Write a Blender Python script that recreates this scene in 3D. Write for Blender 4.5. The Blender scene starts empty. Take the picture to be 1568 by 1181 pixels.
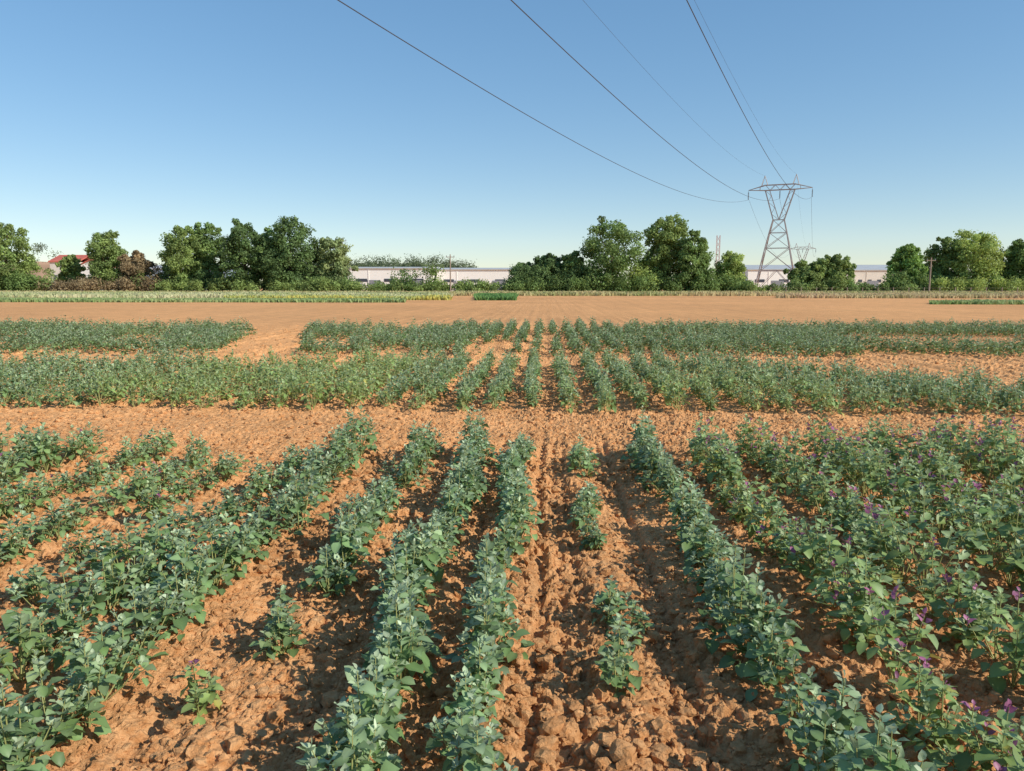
import bpy, math, numpy as np
from mathutils import Vector
rng=np.random.default_rng(7)
scene=bpy.context.scene
scene.view_settings.view_transform='Standard'
scene.view_settings.look='None'
scene.view_settings.exposure=0
YAW=math.radians(2.54)
def c2w(l,f): return (l*math.cos(YAW)-f*math.sin(YAW), l*math.sin(YAW)+f*math.cos(YAW))
def bx(px,Y): return Y*math.tan(math.atan((px-784)/1158.0)-YAW)   # world X of a surveyed bearing at range Y
def zt(py,Y): return 1.6+(437-py)/1150.0*Y

# ---------------- helpers ----------------
def mk(name,V,F,mats,col=None,midx=None,smooth=False,parent=None):
    V=np.asarray(V,dtype=np.float32).reshape(-1,3)
    Fs=F if isinstance(F,list) else [F]
    Fs=[np.asarray(f,dtype=np.int32) for f in Fs if len(f)]
    me=bpy.data.meshes.new(name)
    me.vertices.add(len(V)); me.vertices.foreach_set('co',V.ravel())
    loops=np.concatenate([f.ravel() for f in Fs])
    tot=np.concatenate([np.full(len(f),f.shape[1],dtype=np.int32) for f in Fs])
    st=np.concatenate([[0],np.cumsum(tot)[:-1]]).astype(np.int32)
    me.loops.add(len(loops)); me.loops.foreach_set('vertex_index',loops)
    me.polygons.add(len(tot)); me.polygons.foreach_set('loop_start',st)
    try: me.polygons.foreach_set('loop_total',tot)
    except Exception: pass
    if midx is not None: me.polygons.foreach_set('material_index',np.asarray(midx,dtype=np.int32))
    me.polygons.foreach_set('use_smooth',np.full(len(tot),smooth,dtype=bool))
    me.update(calc_edges=True); me.validate()
    if col is not None:
        a=me.color_attributes.new('Col','FLOAT_COLOR','POINT')
        c=np.ones((len(V),4),dtype=np.float32); c[:,:3]=np.clip(col,0,1); a.data.foreach_set('color',c.ravel())
    for m in mats: me.materials.append(m)
    ob=bpy.data.objects.new(name,me); scene.collection.objects.link(ob)
    if parent: ob.parent=parent
    return ob
def empty(name,loc=(0,0,0)):
    e=bpy.data.objects.new(name,None); scene.collection.objects.link(e); e.location=loc; return e
def hsh(ix,iy,k):
    v=np.sin(ix*127.1+iy*311.7+k*74.7)*43758.5453
    return v-np.floor(v)
def vnoise(x,y,k=0):
    ix=np.floor(x);iy=np.floor(y);fx=x-ix;fy=y-iy
    fx=fx*fx*(3-2*fx);fy=fy*fy*(3-2*fy)
    a=hsh(ix,iy,k);b=hsh(ix+1,iy,k);c=hsh(ix,iy+1,k);d=hsh(ix+1,iy+1,k)
    return (a*(1-fx)+b*fx)*(1-fy)+(c*(1-fx)+d*fx)*fy
def fbm(x,y,o=4,k=0):
    s=0;a=.5
    for i in range(o):
        s=s+a*vnoise(x,y,k+i); x=x*2.03+17; y=y*2.03+9; a*=.5
    return s
def clods(x,y,s,k,rlo=.3,rhi=.7):
    """angular broken lumps: tilted faceted chips"""
    x=x/s;y=y/s;ix=np.floor(x);iy=np.floor(y);out=np.zeros_like(x)
    for dx in(-1,0,1):
        for dy in(-1,0,1):
            cx=ix+dx;cy=iy+dy
            px=cx+hsh(cx,cy,k);py=cy+hsh(cx,cy,k+1)
            r=rlo+(rhi-rlo)*hsh(cx,cy,k+2)**1.5
            h=.35+.65*hsh(cx,cy,k+3)
            tx=(hsh(cx,cy,k+4)-.5)*1.6;ty=(hsh(cx,cy,k+5)-.5)*1.6
            a=hsh(cx,cy,k+6)*3.14
            ex=(x-px)/r;ey=(y-py)/r
            ca=np.cos(a);sa=np.sin(a)
            d1=np.abs(ex*ca+ey*sa);d2=np.abs(-ex*sa+ey*ca)*1.15;d3=np.abs(ex*(ca*.5-sa*.86)+ey*(sa*.5+ca*.86))*.95
            d=np.maximum(np.maximum(d1,d2),d3)
            v=np.clip((1-d)*3.2,0,1)
            v=v*r*h*.8*(1+tx*ex+ty*ey)
            out=np.maximum(out,v)
    return out*s

# ---------------- materials ----------------
def newmat(name):
    m=bpy.data.materials.new(name); m.use_nodes=True
    nt=m.node_tree; b=nt.nodes['Principled BSDF']; return m,nt,b
def N(nt,t,**kw):
    n=nt.nodes.new(t)
    for k,v in kw.items(): setattr(n,k,v)
    return n
def plain(name,c,rough=.7,metal=0,var=.15,scale=3.0,spec=.3):
    m,nt,b=newmat(name)
    tc=N(nt,'ShaderNodeTexCoord');no=N(nt,'ShaderNodeTexNoise');no.inputs['Scale'].default_value=scale;no.inputs['Detail'].default_value=5
    r=N(nt,'ShaderNodeValToRGB')
    r.color_ramp.elements[0].position=.3;r.color_ramp.elements[1].position=.7
    r.color_ramp.elements[0].color=tuple(max(0,x*(1-var)) for x in c)+(1,)
    r.color_ramp.elements[1].color=tuple(min(1,x*(1+var)) for x in c)+(1,)
    nt.links.new(tc.outputs['Object'],no.inputs['Vector']);nt.links.new(no.outputs['Fac'],r.inputs['Fac']);nt.links.new(r.outputs['Color'],b.inputs['Base Color'])
    b.inputs['Roughness'].default_value=rough;b.inputs['Metallic'].default_value=metal;b.inputs['Specular IOR Level'].default_value=spec
    return m
def leafmat(name,trans=.3,rough=.5,spec=.35):
    m,nt,b=newmat(name)
    at=N(nt,'ShaderNodeAttribute');at.attribute_name='Col'
    nt.links.new(at.outputs['Color'],b.inputs['Base Color'])
    b.inputs['Roughness'].default_value=rough;b.inputs['Specular IOR Level'].default_value=spec
    tr=N(nt,'ShaderNodeBsdfTranslucent');h2=N(nt,'ShaderNodeHueSaturation');h2.inputs['Value'].default_value=1.5;h2.inputs['Hue'].default_value=.48
    nt.links.new(at.outputs['Color'],h2.inputs['Color']);nt.links.new(h2.outputs['Color'],tr.inputs['Color'])
    mx=N(nt,'ShaderNodeMixShader');mx.inputs[0].default_value=trans
    out=nt.nodes['Material Output']
    nt.links.new(b.outputs[0],mx.inputs[1]);nt.links.new(tr.outputs[0],mx.inputs[2]);nt.links.new(mx.outputs[0],out.inputs['Surface'])
    return m
def soilmat(name):
    m,nt,b=newmat(name);L=nt.links.new
    tc=N(nt,'ShaderNodeTexCoord')
    def noise(s,d=6,vec=None,rough=.6):
        n=N(nt,'ShaderNodeTexNoise');n.inputs['Scale'].default_value=s;n.inputs['Detail'].default_value=d;n.inputs['Roughness'].default_value=rough
        L(vec if vec else tc.outputs['Object'],n.inputs['Vector']);return n
    n1=noise(1.1,3);n2=noise(22,4);n3=noise(.06,2)
    mp=N(nt,'ShaderNodeMapping');mp.inputs['Scale'].default_value=(2.2,.05,1);L(tc.outputs['Object'],mp.inputs['Vector'])
    ns=noise(1.0,3,mp.outputs['Vector'])
    r1=N(nt,'ShaderNodeValToRGB');e=r1.color_ramp.elements
    e[0].position=.30;e[0].color=(.62,.272,.098,1);e[1].position=.70;e[1].color=(.93,.51,.232,1)
    L(n2.outputs['Fac'],r1.inputs['Fac'])
    def mul(a,fac_out,lo,hi,f0=.35,f1=.65):
        mr=N(nt,'ShaderNodeMapRange');mr.inputs['From Min'].default_value=f0;mr.inputs['From Max'].default_value=f1;mr.inputs['To Min'].default_value=lo;mr.inputs['To Max'].default_value=hi
        L(fac_out,mr.inputs['Value']);h=N(nt,'ShaderNodeHueSaturation');L(a,h.inputs['Color']);L(mr.outputs['Result'],h.inputs['Value']);return h.outputs['Color']
    c=mul(r1.outputs['Color'],n1.outputs['Fac'],.86,1.04)
    c=mul(c,n3.outputs['Fac'],.88,1.03)
    c=mul(c,ns.outputs['Fac'],.90,1.02)
    L(c,b.inputs['Base Color']);b.inputs['Roughness'].default_value=.95;b.inputs['Specular IOR Level'].default_value=.08
    nb=noise(60,5,None,.75)
    nd=noise(18,2)
    va=N(nt,'ShaderNodeVectorMath',operation='MULTIPLY_ADD');L(nd.outputs['Color'],va.inputs[0]);va.inputs[1].default_value=(.07,.07,.07);L(tc.outputs['Object'],va.inputs[2])
    vo=N(nt,'ShaderNodeTexVoronoi');vo.inputs['Scale'].default_value=30;L(va.outputs[0],vo.inputs['Vector'])
    ad=N(nt,'ShaderNodeMath',operation='MULTIPLY_ADD');L(nb.outputs['Fac'],ad.inputs[0]);ad.inputs[1].default_value=.020
    m2=N(nt,'ShaderNodeMath',operation='MULTIPLY');L(vo.outputs['Distance'],m2.inputs[0]);m2.inputs[1].default_value=-.012
    L(m2.outputs[0],ad.inputs[2])
    bp=N(nt,'ShaderNodeBump');bp.inputs['Strength'].default_value=.9;bp.inputs['Distance'].default_value=1.0
    L(ad.outputs[0],bp.inputs['Height']);L(bp.outputs['Normal'],b.inputs['Normal'])
    return m
soil=soilmat('dry_red_soil')
leafM=leafmat('quinoa_leaf',.22,.5,.42)
treeM=leafmat('tree_foliage',.34,.6,.25)
grassM=leafmat('grass_blades',.3,.7,.2)
barkM=plain('bark',(.12,.09,.065),.9)
steelM=plain('galvanised_steel',(.42,.36,.33),.6,.1,.1)
wireM=plain('conductor_aluminium',(.06,.06,.07),.6,.0,.05)
insM=plain('insulator_glass',(.18,.2,.22),.3)
woodM=plain('weathered_wood',(.34,.25,.19),.9)

# ---------------- ground ----------------
def axis(pos_dense,step,g1,lim1,g2,lim2):
    a=[0.0]
    while a[-1]<lim2:
        v=a[-1]
        s=step if v<pos_dense else (max(step,g1*v) if v<lim1 else g2*v)
        a.append(v+s)
    return a
ax=axis(2.3,.014,.0068,28,.06,4000)
xs=np.array([-v for v in ax[:0:-1]]+ax)
ay=[1.3]
while ay[-1]<4500:
    v=ay[-1]; ay.append(v+(.013 if v<3.8 else (.0035*v if v<30 else .03*v)))
ys=np.array([-3000,-800,-200,-60,-20,-8,-3,-1,0,.4,.7,.9,1.05,1.18]+ay)
GX,GY=np.meshgrid(xs,ys)
ROWS1=[-5.9,-5.3,-4.75,-4.2,-3.6,-3.05,-2.6,-2.12,-1.68,-1.12,-.6,-.23,.31,.9,1.40,1.92,2.45,2.98,3.5,4.0,4.55,5.1,5.7]
def base_h(x,y):
    w=(vnoise(x*0+y*.5,y*0,3)-.5)*.06
    r=np.zeros_like(x)
    for X in ROWS1: r=r+np.exp(-((x-X-w)/.1)**2)*.02
    inplot=np.clip((8-y)*2,0,1)
    far=np.cos((x+.2)/.47*2*np.pi)*.016*np.clip((y-8.5),0,1)*np.clip((42-y)/15,0.12,1)*np.clip((110-y)/30,0,1)
    tr=0
    for X,dp in((-.02,.04),(.09,.035),(.17,.03),(.6,.055),(.52,.035),(-.42,.03),(1.15,.045),(-.85,.045),(-.93,.02),(1.66,.045),(-1.4,.035)):
        tr=tr-np.exp(-((x-X-w)/.035)**2)*dp
    return r*inplot+far+tr*inplot
def ground_h(x,y):
    r=np.hypot(x,y)
    fade=np.clip((34-r)/14,0.0,1)
    lane=np.exp(-((y-8.1)/1.0)**2)*.45
    patch=np.clip(fbm(x*1.3,y*.7,3,40)*3.2-.85,.1,1.25)*(1-lane)
    wx=x+(fbm(x*18,y*18,3,5)-.45)*.05; wy=y+(fbm(x*18+9,y*18,3,8)-.45)*.05
    c=clods(wx,wy,.135,11,.12,.43)*.98*patch
    c=np.maximum(c,clods(wx+3,wy,.072,21,.2,.6)*1.2*np.clip(patch+.15,0,1.1))
    c=c+clods(wx,wy+5,.04,31,.2,.6)*.95
    n=(fbm(x*3,y*3,3,50)-.45)*.045
    return base_h(x,y)+(c+n)*fade
GZ=ground_h(GX,GY)
ny,nx=GX.shape
V=np.stack([GX,GY,GZ],-1).reshape(-1,3)
i=(np.arange(ny-1)[:,None]*nx+np.arange(nx-1)[None,:]).ravel()
mk('ground',V,np.stack([i,i+1,i+nx+1,i+nx],1),[soil],smooth=False)
del GX,GY,GZ,V

# loose clods
def ico(sub):
    t=(1+5**.5)/2
    v=[(-1,t,0),(1,t,0),(-1,-t,0),(1,-t,0),(0,-1,t),(0,1,t),(0,-1,-t),(0,1,-t),(t,0,-1),(t,0,1),(-t,0,-1),(-t,0,1)]
    f=[(0,11,5),(0,5,1),(0,1,7),(0,7,10),(0,10,11),(1,5,9),(5,11,4),(11,10,2),(10,7,6),(7,1,8),(3,9,4),(3,4,2),(3,2,6),(3,6,8),(3,8,9),(4,9,5),(2,4,11),(6,2,10),(8,6,7),(9,8,1)]
    v=[np.array(p)/np.linalg.norm(p) for p in v]
    for _ in range(sub):
        c={};nf=[]
        def mid(a,b):
            k=(min(a,b),max(a,b))
            if k not in c:
                p=v[a]+v[b];v.append(p/np.linalg.norm(p));c[k]=len(v)-1
            return c[k]
        for a,b,d in f:
            x,y,z=mid(a,b),mid(b,d),mid(d,a);nf+=[(a,x,z),(b,y,x),(d,z,y),(x,y,z)]
        f=nf
    return np.array(v),np.array(f)
def scatter_clods(name,n,y0,y1,smin,smax,sub,pw=3):
    iv,fi=ico(sub)
    u=rng.random(n); y=y0*(y1/y0)**u
    x=(rng.random(n)*2-1)*np.minimum(.85*y+.8,40)
    s=smin+(smax-smin)*rng.random(n)**pw
    s=s*(.45+1.1*fbm(x*1.3,y*.8,2,77))
    z=ground_h(x,y)
    V=np.repeat(iv[None],n,0)
    V=V*(1+.6*(rng.random((n,len(iv),1))-.5))
    V=np.sign(V)*np.abs(V)**.8
    V=V*(.6+.8*rng.random((n,1,3)))
    a=rng.random(n)*6.28;ca,sa=np.cos(a),np.sin(a)
    X=V[...,0]*ca[:,None]-V[...,1]*sa[:,None];Y=V[...,0]*sa[:,None]+V[...,1]*ca[:,None];Z=V[...,2]*.75+.4*X*(rng.random((n,1))-.5)
    V=np.stack([X,Y,Z],-1)*s[:,None,None]+np.stack([x,y,z+s*.1],-1)[:,None,:]
    F=(fi[None]+(np.arange(n)*len(iv))[:,None,None]).reshape(-1,3)
    mk(name,V,F,[soil],smooth=False)
scatter_clods('soil_clods',12000,1.3,6.5,.010,.038,1,3.0)
scatter_clods('soil_clods',50000,1.3,9,.004,.014,0,2)
scatter_clods('soil_clods',28000,5.5,30,.009,.042,0,2.6)

# ---------------- leaves ----------------
def nrm(a): return a/np.maximum(np.linalg.norm(a,axis=-1,keepdims=True),1e-6)
def leaf_batch(O,D,L,W,C,lod,droop,fold=.35):
    n=len(O)
    D=nrm(D);up=np.zeros_like(D);up[:,2]=1
    S=nrm(np.cross(D,up)+rng.normal(0,.18,D.shape));Nn=nrm(np.cross(S,D))
    if lod==0: ts=np.array([0,.2,.38,.6,.82,1.0]);pr=np.array([.05,.06,.85,1.0,.66,.03])
    elif lod==1: ts=np.array([0,.45,1.0]);pr=np.array([.1,1.0,.05])
    else: ts=None
    if ts is None:
        p0=O;p2=O+D*L[:,None]-Nn*(droop*L)[:,None]
        m=O+D*(L*.5)[:,None]+Nn*(fold*W*.5)[:,None]
        V=np.stack([p0,m+S*W[:,None]*.5,p2,m-S*W[:,None]*.5],1)
        b=(np.arange(n)*4)[:,None]
        F=b+np.array([[0,1,2,3]])
        return V.reshape(-1,3),F,np.repeat(C,4,0)
    k=len(ts)
    V=np.zeros((n,k,3,3))
    wav=rng.normal(0,.10,(n,k,2))
    for j,(t,p) in enumerate(zip(ts,pr)):
        c=O+D*(L*t)[:,None]-Nn*(droop*L*t*t)[:,None]
        w=(W*.5*p)[:,None]
        V[:,j,0]=c-S*w*(1+wav[:,j,0:1])+Nn*w*(fold+wav[:,j,0:1]*2); V[:,j,1]=c; V[:,j,2]=c+S*w*(1+wav[:,j,1:2])+Nn*w*(fold+wav[:,j,1:2]*2)
    b=(np.arange(n)*k*3)[:,None,None]
    q=np.array([[r*3+c,r*3+c+1,(r+1)*3+c+1,(r+1)*3+c] for r in range(k-1) for c in(0,1)])
    F=(b+q[None]).reshape(-1,4)
    CC=np.repeat(C[:,None,:],k*3,1).reshape(n,k,3,3)
    CC[:,:,1]*=1.25   # paler midrib
    return V.reshape(-1,3),F,CC.reshape(-1,3)
def crop(name,P,H,R,tint,lod):
    n=len(P);T,K,L0=[(6,13,.078),(5,8,.088),(5,6,.108)][lod]
    base=np.concatenate([P,base_h(P[:,0],P[:,1])[:,None]+.005],1)
    ang=rng.random((n,1))*6.28+np.arange(T)[None]*2*np.pi/(T-1)+rng.normal(0,.3,(n,T))
    rad=R[:,None]*(.45+.6*rng.random((n,T)));rad[:,0]=R*.15
    tz=H[:,None]*(.45+.45*rng.random((n,T)));tz[:,0]=H
    tip=np.stack([np.cos(ang)*rad,np.sin(ang)*rad,tz],-1)+base[:,None,:]
    f=np.linspace(0,1,K)[None,None,:]*np.ones((n,T,1))
    az=np.arange(K)[None,None]*2.4+rng.random((n,T,1))*6.28+rng.normal(0,.25,(n,T,K))
    el=np.radians(66-80*f+rng.normal(0,18,(n,T,K)))
    D=np.stack([np.cos(az)*np.cos(el),np.sin(az)*np.cos(el),np.sin(el)],-1)
    L=L0*(.34+.74*f**.8)*(.6+.55*rng.random((n,T,K)))*np.minimum(1.12,(H/.31)[:,None,None]**.5)
    W=L*(.54+.24*rng.random((n,T,K)))
    O=tip[:,:,None,:]+np.stack([0*f,0*f,-f*.42*H[:,None,None]*(.6+.6*rng.random((n,T,K)))],-1)
    O[...,2]=np.maximum(O[...,2],base[:,None,None,2]+.02)
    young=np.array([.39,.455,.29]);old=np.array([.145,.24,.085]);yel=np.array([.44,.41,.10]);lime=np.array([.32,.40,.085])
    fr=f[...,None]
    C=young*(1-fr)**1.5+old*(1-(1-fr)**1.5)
    C=C*(.66+.58*rng.random((n,T,K,1)))*(.80+.36*rng.random((n,1,1,1)))
    tt=np.clip(tint,0,1)[:,None,None,None]
    C=C*(1-.4*tt)+lime*.4*tt*(.65+.65*rng.random((n,T,K,1)))
    isy=(rng.random((n,T,K,1))<(.0+.05*np.clip(tt-.3,0,1))*(fr>.6)*2)
    C=np.where(isy,yel*(.6+.6*rng.random((n,T,K,1))),C)
    red=(rng.random((n,T,1,1))<.34*np.clip(tt-.35,0,1)*2*(lod==0))&(fr<.32)
    C=np.where(red,np.array([.32,.11,.19])*(.7+.6*rng.random((n,T,1,1))),C)
    O=O.reshape(-1,3);D=D.reshape(-1,3);L=L.ravel();W=W.ravel();C=C.reshape(-1,3)
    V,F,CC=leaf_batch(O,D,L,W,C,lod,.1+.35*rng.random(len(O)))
    if lod<2:
        A=np.repeat(base[:,None,:],T,1).reshape(-1,3);B=tip.reshape(-1,3)
        m=len(A);r0=.0042;sv=[]
        for P0,rr in((A,r0),(A*.5+B*.5+np.array([0,0,-.02]),r0*.8),(B,r0*.4)):
            for q in range(3):
                sv.append(P0+np.array([math.cos(q*2.094),math.sin(q*2.094),0])*rr)
        SV=np.stack(sv,1).reshape(-1,3)
        q=np.array([[s*3+a,s*3+(a+1)%3,(s+1)*3+(a+1)%3,(s+1)*3+a] for s in(0,1) for a in range(3)])
        SF=((np.arange(m)*9)[:,None,None]+q[None]).reshape(-1,4)+len(V)
        sc=np.array([.38,.38,.14])+0*SV
        V=np.concatenate([V,SV]);F=np.concatenate([F,SF]);CC=np.concatenate([CC,sc])
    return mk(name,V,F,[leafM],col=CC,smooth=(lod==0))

def row_line(X,y0,y1,step,keep=1.0,jx=.03):
    y=np.arange(y0,y1,step);y=y+rng.normal(0,step*.35,len(y))
    k=rng.random(len(y))<keep
    y=y[k];return np.stack([X+rng.normal(0,jx,len(y))+.03*np.sin(y*2.1+X*5),y],1)
pts=[];hh=[];rr=[];tt=[]
def addrow(X,y0,y1,step,h,r,tint,keep=1.0,jx=.03):
    p=row_line(X,y0,y1,step,keep,jx)
    g=fbm(p[:,0]*1.3+X*3,p[:,1]*1.9,3,90)
    hs=h*(.42+1.15*g)*(.72+.45*rng.random(len(p)))
    pts.append(p);hh.append(hs);rr.append(r*(.6+.75*rng.random(len(p)))*(.6+.85*g));tt.append(np.full(len(p),float(tint))+rng.normal(0,.15,len(p)))
for X in(-5.9,-5.3,-4.75,-4.2,-3.6): addrow(X,3.2,6.95-.03*abs(X),.14,.32,.145,.35,.93)
addrow(-3.05,2.6,6.6,.14,.31,.14,.3,.92)
addrow(-2.6,3.4,6.5,.18,.25,.10,.3,.68)
addrow(-2.12,1.3,4.4,.125,.34,.15,.2,.94)
addrow(-2.12,4.6,6.4,.15,.29,.115,.2,.83)
addrow(-1.72,1.3,6.95,.115,.35,.145,.1,.96,.04)
addrow(-1.12,3.55,7.0,.115,.34,.10,.0,.95)
addrow(-1.17,3.0,3.2,.1,.29,.10,.1,1)
addrow(-1.24,2.5,2.58,.1,.20,.06,1.6,1)
addrow(-.60,1.2,7.0,.105,.35,.10,.0,.95)
addrow(-.23,1.2,3.4,.115,.34,.098,.0,.94)
addrow(-.25,3.5,4.2,.17,.22,.055,.1,.7)
addrow(-.22,4.25,7.0,.115,.33,.085,.0,.96)
for a,b in((6.2,6.9),(5.0,5.3),(4.35,4.8),(3.2,3.5),(2.75,3.0),(1.8,2.0)): addrow(.31,a,b,.13,.23,.065,.2,1)
addrow(.90,1.2,7.0,.105,.35,.098,.0,.96)
addrow(1.40,1.2,7.0,.125,.36,.12,.75,.86)
addrow(1.92,1.2,7.0,.115,.41,.15,.75,.94)
for X in(2.45,2.98,3.5,4.0,4.55,5.1,5.7): addrow(X,1.8,6.95,.12,.44,.17,.75,.95)
crop('quinoa_plants',np.concatenate(pts),np.concatenate(hh),np.concatenate(rr),np.concatenate(tt),0)

# second plot
pts=[];hh=[];rr=[];tt=[]
R2=[-1.07,-.63,-.21,.29,.79,1.23,1.70]
X=-1.6
while X>-13: R2.append(X);X-=.47
X=2.15
while X<13: R2.append(X);X+=.47
for X in R2:
    wide=.82 if -1.3<X<2.5 else 1.2
    if -4.35<X<-3.95: 
        addrow(X,9.9,11.0,.15,.25,.1,.5,.5); continue
    end=14.9 if abs(X)<3.6 else 13.9
    if X>3.6: end=13.9-(X-3.6)*.85
    if X>6.8: end=11.2
    addrow(X,9.4+rng.normal(0,.1),end+rng.normal(0,.2),.12,.39,.105*wide,.15+(.8 if -6<X<-2.2 else 0),.95)
P=np.concatenate(pts);t2=np.concatenate(tt);t2=t2+np.clip(fbm(P[:,0]*.35,P[:,1]*.35,3,61)*3-1.5,0,.7)
crop('quinoa_plants',P,np.concatenate(hh),np.concatenate(rr),t2,1)
# third plot
pts=[];hh=[];rr=[];tt=[]
for k in range(-46,46):
    X=-.21+k*.47
    wide=.78 if -2.8<X<3.7 else 1.25
    addrow(X,17.0+rng.normal(0,.1),27.3+rng.normal(0,.2),.165,.385,.115*wide,.25,.94)
    p=pts[-1];y=p[:,1];x=p[:,0]
    lane=-8.6+(24-y)*.28
    ok=~(np.abs(x-lane)<.9)
    ok&=~((x>8.3)&(y>19.6)&(y<24.0))
    ok&=~((x<-4)&(x>-7.6)&(y>22)&(rng.random(len(x))<.35))
    ok&=~((fbm(x*.8,y*.35,3,123)<.31))
    for A in(pts,hh,rr,tt): A[-1]=A[-1][ok]
crop('quinoa_plants',np.concatenate(pts),np.concatenate(hh),np.concatenate(rr),np.concatenate(tt),2)

# ---------------- grass / cereal strips ----------------
def grass(name,quad,n,h,w,c1,c2,jh=.4):
    q=np.array(quad,float)
    u=rng.random((n,1));v=rng.random((n,1))
    P=(q[0]*(1-u)+q[1]*u)*(1-v)+(q[3]*(1-u)+q[2]*u)*v
    hgt=h*(1-jh+2*jh*rng.random(n))*(.7+.6*fbm(P[:,0]*.25,P[:,1]*.25,2,33))
    a=rng.random(n)*3.14
    dx=np.cos(a)*w;dy=np.sin(a)*w
    z0=np.zeros(n)-.02
    lean=rng.normal(0,.25,(n,2))*hgt[:,None]
    A=np.stack([P[:,0]-dx,P[:,1]-dy,z0],1);B=np.stack([P[:,0]+dx,P[:,1]+dy,z0],1)
    Cc=np.stack([P[:,0]+dx*.5+lean[:,0],P[:,1]+dy*.5+lean[:,1],hgt],1);Dd=np.stack([P[:,0]-dx*.7+lean[:,0],P[:,1]-dy*.7+lean[:,1],hgt*.85],1)
    V=np.stack([A,B,Cc,Dd],1).reshape(-1,3)
    F=np.arange(n*4).reshape(-1,4)
    m=np.clip(fbm(P[:,0:1]*.12,P[:,1:2]*.12,3,9)*1.6-.3+rng.normal(0,.2,(n,1)),0,1)
    col=np.array(c1)*(1-m)+np.array(c2)*m
    mk(name,V,F,[grassM],col=np.repeat(col*1.25,4,0))
def strip(px0,px1,y0,y1): return [(bx(px0,y0),y0),(bx(px1,y0),y0),(bx(px1,y1),y1),(bx(px0,y1),y1)]
grass('dry_grass_verge',strip(-200,1800,118,146),42000,.55,.16,(.42,.35,.18),(.24,.27,.10))
grass('cereal_strip',strip(-200,690,84,116),32000,.55,.12,(.27,.31,.13),(.48,.45,.27))
grass('green_crop_strip',strip(-200,620,71,80),20000,.28,.12,(.18,.26,.09),(.32,.35,.16))
grass('yellow_crop_strip',strip(345,690,83,90),7000,.45,.10,(.54,.47,.12),(.28,.33,.11))
grass('green_crop_patch',strip(728,790,82,112),7000,.45,.12,(.10,.20,.06),(.14,.23,.07))
grass('grass_strip',strip(1425,1900,66,72),7000,.3,.1,(.16,.25,.08),(.32,.33,.16))
grass('dry_grass_strip',strip(1190,1900,98,118),16000,.45,.14,(.44,.33,.19),(.34,.32,.15))

# ---------------- trees ----------------
def foliage_cloud(C,R,nl,size,base,shade=1.0,flat=.85):
    m=len(C);n=m*nl
    d=nrm(rng.normal(0,1,(m,nl,3)))
    rr_=np.abs(1-np.abs(rng.normal(0,.3,(m,nl,1))))
    bump=1+.3*np.sin(d[...,0:1]*5+np.arange(m)[:,None,None])*np.sin(d[...,2:3]*6)+.12*np.abs(rng.normal(0,1,(m,nl,1)))
    P=C[:,None,:]+d*rr_*bump*R[:,None,None]*np.array([1,1,flat])
    P=P.reshape(-1,3);d=d.reshape(-1,3)
    nn=nrm(d*.9+rng.normal(0,.5,(n,3))+np.array([0,0,.25]))
    t1=nrm(np.cross(nn,rng.normal(0,1,(n,3))));t2=np.cross(nn,t1)
    s=size*(.5+.9*rng.random((n,1)))
    V=np.stack([P-t1*s*.5,P+t2*s*.35+nn*s*.1,P+t1*s*.5,P-t2*s*.35+nn*s*.1],1).reshape(-1,3)
    cl=(.72+.56*rng.random((m,1,1)))*(.8+.4*rng.random((m,nl,1)))
    yl=rng.random((m,1,1))*.35
    col=(np.array(base)*(1-yl)+np.array([base[0]*1.5,base[1]*1.25,base[2]])*yl)*cl*shade
    return V,np.arange(n*4).reshape(-1,4),np.repeat(col.reshape(-1,3),4,0)
def tube(pts,rads,k=6):
    pts=np.array(pts,float);V=[];F=[]
    for p,r in zip(pts,rads):
        for q in range(k): V.append(p+np.array([math.cos(q*2*math.pi/k),math.sin(q*2*math.pi/k),0])*r)
    for s in range(len(pts)-1):
        for q in range(k): F.append((s*k+q,s*k+(q+1)%k,(s+1)*k+(q+1)%k,(s+1)*k+q))
    return np.array(V),np.array(F)
SH=1.5
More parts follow.
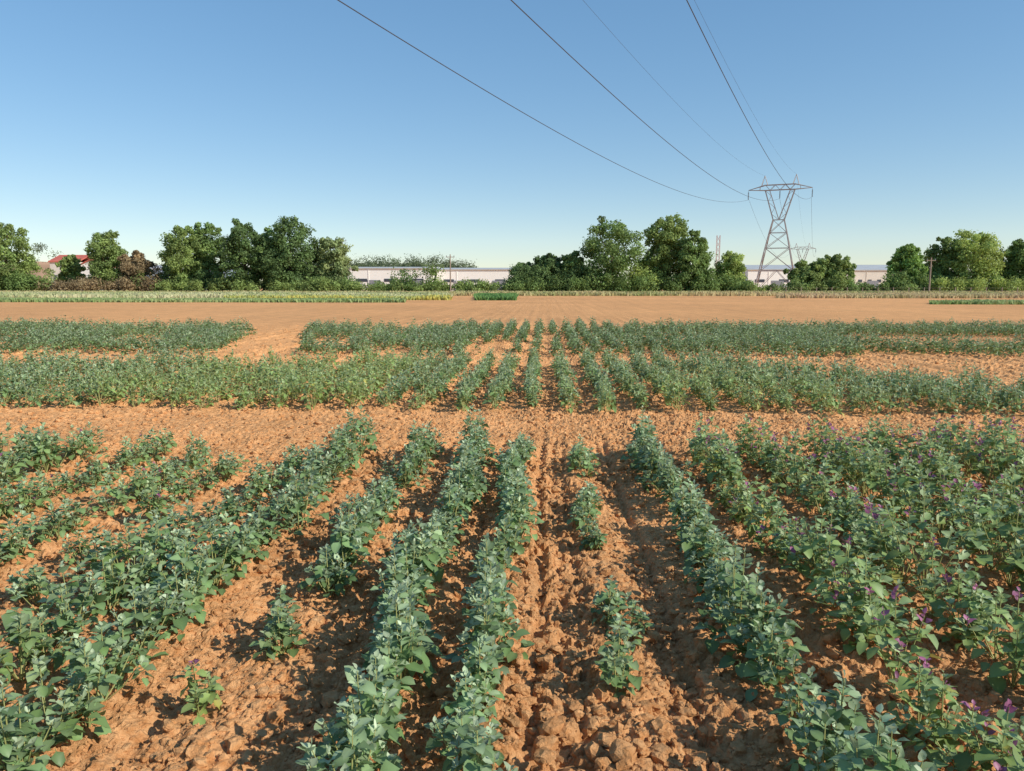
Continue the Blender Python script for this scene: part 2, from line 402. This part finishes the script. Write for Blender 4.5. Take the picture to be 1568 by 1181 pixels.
def tree(name,px,Y,top,wpx,base=(.05,.09,.026),kind='round',cb=.1,dens=1.0):
    X=bx(px,Y);H=zt(top,Y);Wd=wpx*.95/1150*Y
    airy=kind=='airy'
    C=[];R=[]
    lean=rng.normal(0,.03,2)*H
    prof={'round':lambda u:(max(0,1-((u-.5)/.52)**2))**.5,
          'tall':lambda u:(max(0,1-((u-.42)/.6)**2))**.5,
          'airy':lambda u:(max(0,1-((u-.55)/.5)**2))**.5,
          'willow':lambda u:(max(0,1-(u)**2.4))**.5}[kind]
    nlev=max(6,int((1-cb)*H/(Wd*.13)))
    ph=rng.random()*6.28
    for li in range(nlev):
        u=(li+.5)/nlev
        e=prof(u)*Wd/2
        k=max(2,int(2*math.pi*e/(Wd*.19)*dens))
        for q in range(k):
            if rng.random()<(.38 if airy else .14): continue
            a=ph+li*1.1+q*6.283/k+rng.normal(0,.25)
            r=Wd*(.075+.075*rng.random())
            uu=u+rng.normal(0,.45/nlev)
            rho=max(0,e*(.9+.22*math.sin(a*2+ph)+.2*rng.normal())-r*.55)
            z=(cb+(1-cb)*min(uu,1))*H-r*.5
            C.append((math.cos(a)*rho+lean[0]*u,math.sin(a)*rho+lean[1]*u,max(z,r*.5)));R.append(r*(.75 if u>.85 else 1))
    if not airy:
        for li in range(4):
            u=(li+.3)/5;e=prof(u)*Wd/2*.6
            for q in range(2):
                a=rng.random()*6.28
                C.append((math.cos(a)*e*.5+lean[0]*u,math.sin(a)*e*.5+lean[1]*u,(cb+(1-cb)*u)*H*.93));R.append(max(.7,e*.75))
    C=np.array(C);R=np.array(R);m=len(C)
    nl=int(min(260,max(80,15000/m)))
    V,F,CC=foliage_cloud(C,R,nl,.44 if kind!='willow' else .36,base,SH)
    Vs=[V];Fs=[F];cs=[CC];off=len(V);mi=[0]*len(F)
    r0=H*.018+.08
    def add(p,r):
        nonlocal off
        v,f=tube(p,r);Vs.append(v);Fs.append(f+off);cs.append(np.full((len(v),3),.1));off+=len(v);mi.extend([1]*len(f))
    add([(0,0,-.2),(lean[0]*.1,0,H*.2),(lean[0]*.4,lean[1]*.4,H*.5),(lean[0],lean[1],H*.85)],[r0*1.25,r0,r0*.65,r0*.15])
    for j in range(12):
        c=C[rng.integers(m)];z0=max(H*.12,min(H*.6,c[2]*.6))
        add([(lean[0]*.2,0,z0),(c[0]*.5,c[1]*.5,z0*.4+c[2]*.6),tuple(c)],[r0*.45,r0*.3,r0*.08])
    ob=mk(name,np.concatenate(Vs),np.concatenate(Fs),[treeM,barkM],col=np.concatenate(cs),midx=mi)
    ob.location=(X,Y,0);return ob
G1=(.115,.175,.055);G2=(.15,.205,.065);G3=(.20,.26,.075);DK=(.085,.135,.048);BR=(.20,.155,.085)
tree('poplar_tree',14,150,341,76,G2)
tree('poplar_tree',168,152,351,66,G2)
tree('shrub_tree',112,156,390,34,G2)
tree('shrub_tree',208,150,384,46,BR,'airy')
tree('poplar_tree',278,150,347,72,G2)
tree('poplar_tree',320,154,342,60,G1)
tree('poplar_tree',378,148,338,66,DK)
tree('poplar_tree',418,152,347,56,G1)
tree('poplar_tree',447,148,334,78,DK)
tree('willow_tree',503,152,362,62,(.17,.21,.09),'airy',.05,1.6)
tree('oak_tree',800,150,402,48,DK)
tree('oak_tree',832,150,390,50,DK)
tree('oak_tree',872,150,386,48,G1)
tree('poplar_tree',935,149,337,96,G1,'round',.04)
tree('willow_tree',985,153,396,40,(.25,.31,.09),'willow',.05)
tree('poplar_tree',1020,152,333,60,G2,'airy',.12,2.3)
tree('poplar_tree',1064,149,357,56,G1,'tall',.04)
tree('willow_tree',1117,151,386,56,G3,'willow')
tree('shrub_tree',1236,150,400,50,G2)
tree('shrub_tree',1274,150,389,46,G2)
tree('poplar_tree',1386,150,375,44,(.15,.24,.065),'tall',.04)
tree('poplar_tree',1440,153,366,46,G2)
tree('poplar_tree',1490,150,354,78,G3,'airy',.08,2.2)
tree('poplar_tree',1556,149,370,48,G1)
tree('poplar_tree',1625,150,350,80,G1)
tree('poplar_tree',-62,150,345,80,G1)

def clumps(name,lst,nl,size,mat=treeM,sh=1.45):
    Vs=[];Fs=[];cs=[];off=0
    for C,R,col in lst:
        V,F,c=foliage_cloud(C,R,nl,size,col,sh);Vs.append(V);Fs.append(F+off);cs.append(c);off+=len(V)
    mk(name,np.concatenate(Vs),np.concatenate(Fs),[mat],col=np.concatenate(cs))
lst=[]
def hedge(px0,px1,top,Y,col,dens=.10,spread=.3):
    n=max(3,int((px1-px0)*dens))
    C=[];R=[]
    for _ in range(n):
        p=px0+(px1-px0)*rng.random();y=Y+rng.normal(0,1.5)
        h=zt(top,Y)*(1-spread+2*spread*rng.random()); r=min(h*.5,1.5)*(.6+.5*rng.random())
        zc=max(r*.5,h-r)
        C.append((bx(p,y),y,zc));R.append(r)
        if zc>r*1.4: C.append((bx(p,y)+rng.normal(0,.5),y,zc*.5));R.append(r*1.05)
    lst.append((np.array(C),np.array(R),col))
hedge(-150,60,420,147,G1,.3);hedge(30,80,414,149,G2,.22);hedge(60,240,428,146,BR,.26);hedge(150,240,420,149,G2,.16);hedge(190,250,408,149,BR,.2)
hedge(240,545,427,145,G2,.24);hedge(240,545,420,150,DK,.22)
hedge(535,800,433,146,G2,.24);hedge(535,800,430,148,G1,.10);hedge(592,636,417,147,G1,.2);hedge(650,670,410,147,G2,.2);hedge(700,780,427,148,G3,.12)
hedge(780,910,414,147,DK,.36);hedge(780,1000,424,146,G1,.24)
hedge(990,1150,422,147,G1,.27);hedge(970,1010,414,148,G3,.2)
hedge(1145,1420,436,147,G2,.2);hedge(1215,1300,422,147,G2,.24);hedge(1290,1370,434,147,G1,.22)
hedge(1360,1700,422,148,G1,.24);hedge(1420,1700,429,146,G3,.22)
clumps('hedgerow',lst,170,.34)

# ---------------- distant hills ----------------
hx=np.arange(-1400,900,12.0);hy=np.arange(430,1500,30.0)
HX,HY=np.meshgrid(hx,hy)
def hill(x,y):
    a=x/y
    e=19*np.exp(-((a+.70)/.16)**2)+13*np.exp(-((a+.22)/.15)**4)+3.0*np.exp(-((a-.3)/.5)**4)
    ramp=np.clip((y-430)/90,0,1);ramp=ramp*ramp*(3-2*ramp)
    return e*ramp*(.85+.3*fbm(x*.01,y*.01,3,5))*(y/520)**.5 -1.0*(1-ramp)
HZ=hill(HX,HY);ny,nx=HX.shape
i=(np.arange(ny-1)[:,None]*nx+np.arange(nx-1)[None,:]).ravel()
hillM=plain('hill_soil_scrub',(.46,.27,.16),.95,0,.45,.02)
mk('hill',np.stack([HX,HY,HZ],-1).reshape(-1,3),np.stack([i,i+1,i+nx+1,i+nx],1),[hillM],smooth=True)
C=[];R=[]
for _ in range(620):
    y=455+rng.random()*70
    a=-.36+.27*rng.random() if rng.random()<.85 else -.8+.5*rng.random()
    x=a*y;r=(1.9+4.2*rng.random()**2.5);C.append((x,y,hill(np.array([x]),np.array([y]))[0]+r*.8));R.append(r)
C+= [(bx(62,500),500,zt(378,500)),(bx(70,500),500,zt(377,500)),(bx(64,500),500,zt(383,500))];R+=[3,3,3]
clumps('distant_trees',[(np.array(C),np.array(R),(.13,.17,.09))],110,1.0,sh=1.1)

# ---------------- buildings ----------------
wallM=plain('white_render_wall',(.88,.86,.80),.8,0,.03,.3)
wall2M=plain('cream_wall',(.70,.65,.56),.8,0,.08,.3)
roofM=plain('grey_sheet_roof',(.46,.46,.45),.6,0,.1,.4)
tileM=plain('red_tile_roof',(.50,.13,.09),.85,0,.2,1)
glassM=plain('dark_window',(.06,.07,.09),.2,0,.1,1,.6)
blueM=plain('blue_sheet_wall',(.30,.38,.48),.6,0,.1,.5)
doorM=plain('grey_door',(.25,.26,.28),.6)
def boxm(name,x0,x1,y0,y1,z0,z1,mat,parent):
    V=[(x0,y0,z0),(x1,y0,z0),(x1,y1,z0),(x0,y1,z0),(x0,y0,z1),(x1,y0,z1),(x1,y1,z1),(x0,y1,z1)]
    F=[(0,3,2,1),(4,5,6,7),(0,1,5,4),(1,2,6,5),(2,3,7,6),(3,0,4,7)]
    return mk(name,V,np.array(F),[mat],parent=parent)
def shed(name,px0,px1,Y,eave,ridge,depth,wm,rm,nwin=0,gable=False,doors=2):
    x0,x1=bx(px0,Y),bx(px1,Y);xc=(x0+x1)/2;w=(x1-x0)
    P=empty(name,(xc,Y,0));h=zt(eave,Y);hr=zt(ridge,Y)
    boxm('walls',-w/2,w/2,0,depth,-.1,h,wm,P)
    o=.3
    if not gable:
        V=[(-w/2-o,-o,h),(w/2+o,-o,h),(w/2+o,depth/2,hr),(-w/2-o,depth/2,hr),(-w/2-o,depth+o,h),(w/2+o,depth+o,h),
           (-w/2-o,-o,h+.25),(w/2+o,-o,h+.25),(w/2+o,depth/2,hr+.25),(-w/2-o,depth/2,hr+.25),(-w/2-o,depth+o,h+.25),(w/2+o,depth+o,h+.25)]
        F=[(6,7,8,9),(9,8,11,10),(0,3,2,1),(3,4,5,2),(0,1,7,6),(4,10,11,5),(0,6,9,3),(3,9,10,4),(1,2,8,7),(2,5,11,8)]
    else:
        V=[(-w/2-o,-o,h),(0,-o,hr),(w/2+o,-o,h),(-w/2-o,depth+o,h),(0,depth+o,hr),(w/2+o,depth+o,h),
           (-w/2-o,-o,h+.2),(0,-o,hr+.2),(w/2+o,-o,h+.2),(-w/2-o,depth+o,h+.2),(0,depth+o,hr+.2),(w/2+o,depth+o,h+.2)]
        F=[(6,7,10,9),(7,8,11,10),(0,3,4,1),(1,4,5,2),(0,1,7,6),(1,2,8,7),(3,9,10,4),(4,10,11,5),(0,6,9,3),(2,5,11,8)]
        mk('gable',[(-w/2,-.01,h),(w/2,-.01,h),(0,-.01,hr)],np.array([(0,1,2)]),[wm],parent=P)
    mk('roof',V,np.array(F),[rm],parent=P)
    for k in range(nwin):
        c=-w/2+(k+.5)*w/nwin
        boxm('window_%d'%(k+1),c-w/nwin*.2,c+w/nwin*.2,-.06,.02,h*.42,h*.56,glassM,P)
    for k in range(doors):
        c=-w/2+(k+.5)*w/max(1,doors)+w*.06
        boxm('door_%d'%(k+1),c-1.8,c+1.8,-.08,.02,0,min(3.4,h*.5),doorM,P)
    if not gable:
        for k in range(int(w/12)):
            c=-w/2+6+k*12; boxm('pilaster_%d'%(k+1),c-.1,c+.1,-.09,.0,0,h,wm,P)
    return P
shed('warehouse',533,662,212,411.5,408.5,24,wallM,roofM,3)
shed('warehouse',668,786,216,413.5,410,24,wallM,roofM,3)
shed('warehouse',1144,1292,225,414,405,40,wallM,roofM,4)
shed('warehouse',1294,1425,232,415,405,40,wall2M,roofM,9)
shed('warehouse',222,350,200,412,405,20,blueM,roofM,6)
shed('house',122,162,185,408,398,10,wallM,tileM,2,True,1)
shed('house',80,124,205,401,390,10,wall2M,tileM,3,False,1)

# ---------------- pylons and wires ----------------
def bars(name,segs,mat,parent=None,loc=None,rot=0):
    Vs=[];Fs=[];off=0
    for a,b,t in segs:
        a=np.array(a,float);b=np.array(b,float);d=b-a;d/=np.linalg.norm(d)
        u=np.cross(d,[0,0,1]) if abs(d[2])<.95 else np.cross(d,[0,1,0]);u/=np.linalg.norm(u);v=np.cross(d,u)
        for p in(a,b):
            for s1,s2 in((-1,-1),(1,-1),(1,1),(-1,1)): Vs.append(p+u*s1*t/2+v*s2*t/2)
        Fs+=[(off+q,off+(q+1)%4,off+4+(q+1)%4,off+4+q) for q in range(4)]+[(off+3,off+2,off+1,off),(off+4,off+5,off+6,off+7)]
        off+=8
    ob=mk(name,Vs,np.array(Fs),[mat],parent=parent)
    if loc: ob.location=loc
    ob.rotation_euler[2]=rot
    return ob
def pylon(loc,rot,sc=1.0,th=1.0):
    P=empty('electricity_pylon',loc);P.rotation_euler[2]=rot;P.scale=(sc,sc,sc)
    s=[];L=.22*th;B=.105*th
    zs=[0,5.2,10.4,14.0,17.0];hw=[4.7,3.75,2.7,1.95,1.25]
    hd=[2.9,2.3,1.65,1.2,.8]
    for k in range(4):
        a,b=zs[k],zs[k+1];w0,w1,d0,d1=hw[k],hw[k+1],hd[k],hd[k+1]
        cs0=[(-w0,-d0,a),(w0,-d0,a),(w0,d0,a),(-w0,d0,a)];cs1=[(-w1,-d1,b),(w1,-d1,b),(w1,d1,b),(-w1,d1,b)]
        for q in range(4):
            s.append((cs0[q],cs1[q],L));
            s.append((cs1[q],cs1[(q+1)%4],B))
            if k==0:
                m=tuple((np.array(cs1[q])+np.array(cs1[(q+1)%4]))/2)
                s.append((cs0[q],m,B));s.append((cs0[(q+1)%4],m,B))
            else:
                s.append((cs0[q],cs1[(q+1)%4],B));s.append((cs0[(q+1)%4],cs1[q],B))
    zA=23.9;zb=17.0;dz=zA-zb
    for sx in(-1,1):
        for sy in(-1,1):
            s.append(((sx*1.25,sy*.8,zb),(sx*3.3,sy*.6,zA),L*.8))
            s.append(((sx*.05,sy*.8,zb+.2),(sx*2.3,sy*.6,zA),B*1.1))
        n=5
        for k in range(n):
            f0=k/n;f1=(k+1)/n
            o0=(sx*(1.25+2.05*f0),-.7,zb+dz*f0);i1=(sx*(.05+2.25*f1),-.7,zb+dz*f1)
            i0=(sx*(.05+2.25*f0),-.7,zb+dz*f0);o1=(sx*(1.25+2.05*f1),-.7,zb+dz*f1)
            s.append((o0,i1,B*.8) if k%2 else (i0,o1,B*.8))
    for sy in(-1,1):
        s.append(((-3.3,sy*.6,zA),(3.3,sy*.6,zA),B*1.2));s.append(((-3.3,sy*.6,zA+1.2),(3.3,sy*.6,zA+1.2),B*1.2))
        for sx in(-1,1):
            s.append(((sx*3.3,sy*.6,zA),(sx*7.1,0,zA+.2),B*1.2));s.append(((sx*3.3,sy*.6,zA+1.2),(sx*7.1,0,zA+.2),B*1.2))
            s.append(((sx*4.5,sy*.4,zA),(sx*4.5,sy*.4,zA+.9),B*.8))
            s.append(((sx*4.2,sy*.45,zA+.9),(sx*3.5,0,zA+3.4),B));s.append(((sx*2.8,sy*.45,zA+1.2),(sx*3.5,0,zA+3.4),B))
        for k in range(6):
            x=-3.3+k*1.1;s.append(((x,sy*.6,zA),(x+1.1,sy*.6,zA+1.2),B*.8) if k%2 else ((x,sy*.6,zA+1.2),(x+1.1,sy*.6,zA),B*.8))
    bars('lattice',s,steelM,P)
    for j,x in enumerate((-7.1,0,7.1)):
        segs=[((x,0,zA+.1),(x,0,zA-2.0),.06*th)]
        for q in range(9):
            segs.append(((x,0,zA-.3-q*.19),(x,0,zA-.4-q*.19),.24*th))
        bars('insulator_%d'%(j+1),segs,insM,P)
    for j,(a,b) in enumerate(((-4.7,-2.9),(4.7,-2.9),(-4.7,2.9),(4.7,2.9))):
        bars('footing_%d'%(j+1),[((a,b,-.3),(a,b,.25),.9)],wall2M,P)
    return P
T1c=np.array([63.0,181.0]);u=np.array([62.2,145.0])/math.hypot(62.2,145);perp=np.array([u[1],-u[0]])
rotc=math.atan2(perp[1],perp[0])+YAW
t1=c2w(*T1c);pylon((t1[0],t1[1],0),rotc)
T2c=T1c+u*235+perp*(-4);t2=c2w(*T2c);pylon((t2[0],t2[1],-1),rotc,.9,1.6)
def wire(name,off,zat,zlow,a,r,z2):
    def curve(nm,pl):
        cu=bpy.data.curves.new(nm,'CURVE');cu.dimensions='3D';cu.bevel_depth=r;cu.bevel_resolution=1
        sp=cu.splines.new('POLY');sp.points.add(len(pl)-1)
        for k,p in enumerate(pl): sp.points[k].co=(p[0],p[1],p[2],1)
        ob=bpy.data.objects.new(nm,cu);cu.materials.append(wireM);scene.collection.objects.link(ob);ob.parent=WP
    pl=[]
    for s in np.linspace(0,290,140):
        q=T1c-u*s+perp*off;z=zlow+(zat-zlow)*((s-131)/131)**2
        w=c2w(*q);pl.append((w[0],w[1],z))
    curve(name,pl)
    pl=[]
    for s in np.linspace(0,1,30):
        q=T1c*(1-s)+T2c*s+perp*off*(1-.1*s);w=c2w(*q)
        pl.append((w[0],w[1],zat*(1-s)+z2*s-28*s*(1-s)))
    curve(name+'_next',pl)
WP=empty('power_lines')
wire('conductor_left',-6.95,21.9,13.3,0,.024,18.7)
wire('conductor_centre',0,21.9,13.3,0,.024,18.7)
wire('conductor_right',6.95,21.9,13.3,0,.024,18.7)
wire('earth_wire_left',-3.5,27.3,20.9,0,.010,23.6)
wire('earth_wire_right',3.5,27.3,20.9,0,.010,23.6)

def pole(px,Y,top,t=.28):
    X=bx(px,Y);H=zt(top,Y)
    P=empty('utility_pole',(X,Y,0))
    v,f=tube([(0,0,-.3),(0,0,H*.5),(0,0,H)],[t/2,t*.42,t*.33],8);mk('post',v,f,[woodM],parent=P,smooth=True)
    bars('crossarm',[((-.8,0,H-.5),(.8,0,H-.5),.12)],woodM,P)
    bars('insulators',[((x,0,H-.44),(x,0,H-.2),.1) for x in(-.7,0,.7)],insM,P)
pole(690,140,390);pole(1422,138,396,.34);pole(527,160,366,.2)
X=bx(1097,260);H=zt(363,260)
s=[]
for k in range(10):
    z0=k*H/10;z1=(k+1)*H/10
    for a,b in((-.5,-.5),(.5,-.5),(.5,.5),(-.5,.5)): s.append(((a,b,z0),(a,b,z1),.12))
    s.append(((-.5,-.5,z0),(.5,-.5,z1),.1));s.append(((.5,.5,z0),(-.5,.5,z1),.1))
mo=bars('radio_mast',s,plain('red_white_mast',(.5,.3,.26),.6));mo.location=(X,260,0)
s=[]
for k in range(46):
    x=bx(1180,128)+k*2.5;s.append(((x,128,-.2),(x,128,1.3),.1))
for z in(.4,.8,1.2): s.append(((bx(1180,128),128,z),(bx(1180,128)+112.5,128,z),.02))
bars('wire_fence',s,woodM)

# ---------------- light, sky, camera ----------------
AZ=114;EL=33
w=bpy.data.worlds.new('World');scene.world=w;w.use_nodes=True
nt=w.node_tree;bg=nt.nodes['Background']
sk=nt.nodes.new('ShaderNodeTexSky');sk.sky_type='NISHITA';sk.sun_disc=False
sk.sun_elevation=math.radians(EL);sk.sun_rotation=math.radians(AZ);sk.air_density=1.0;sk.dust_density=.1;sk.ozone_density=2.5;sk.altitude=600
def vm(v,inp):
    n=nt.nodes.new('ShaderNodeVectorMath');n.operation='MULTIPLY';n.inputs[1].default_value=(v,v,v);nt.links.new(inp,n.inputs[0]);return n.outputs[0]
a=vm(.18,sk.outputs[0])
g=nt.nodes.new('ShaderNodeGamma');g.inputs['Gamma'].default_value=.60;nt.links.new(a,g.inputs['Color'])
h=nt.nodes.new('ShaderNodeHueSaturation');h.inputs['Saturation'].default_value=1.5;nt.links.new(g.outputs[0],h.inputs['Color'])
b=vm(.76/.15,h.outputs[0])
nt.links.new(b,bg.inputs[0]);bg.inputs[1].default_value=.15
sl=bpy.data.lights.new('sun','SUN');sl.energy=5.0;sl.angle=math.radians(.5);sl.color=(1,.95,.85)
so=bpy.data.objects.new('sun',sl);scene.collection.objects.link(so)
d=Vector((math.sin(math.radians(AZ))*math.cos(math.radians(EL)),math.cos(math.radians(AZ))*math.cos(math.radians(EL)),math.sin(math.radians(EL))))
so.rotation_euler=d.to_track_quat('Z','Y').to_euler();so.location=(30,-10,30)
cam=bpy.data.cameras.new('camera');co=bpy.data.objects.new('camera',cam);scene.collection.objects.link(co)
cam.sensor_width=36;cam.lens=26.4;cam.clip_start=.05;cam.clip_end=8000
co.location=(0,0,1.6);co.rotation_euler=(math.radians(90-7.58),0,YAW)
scene.camera=co
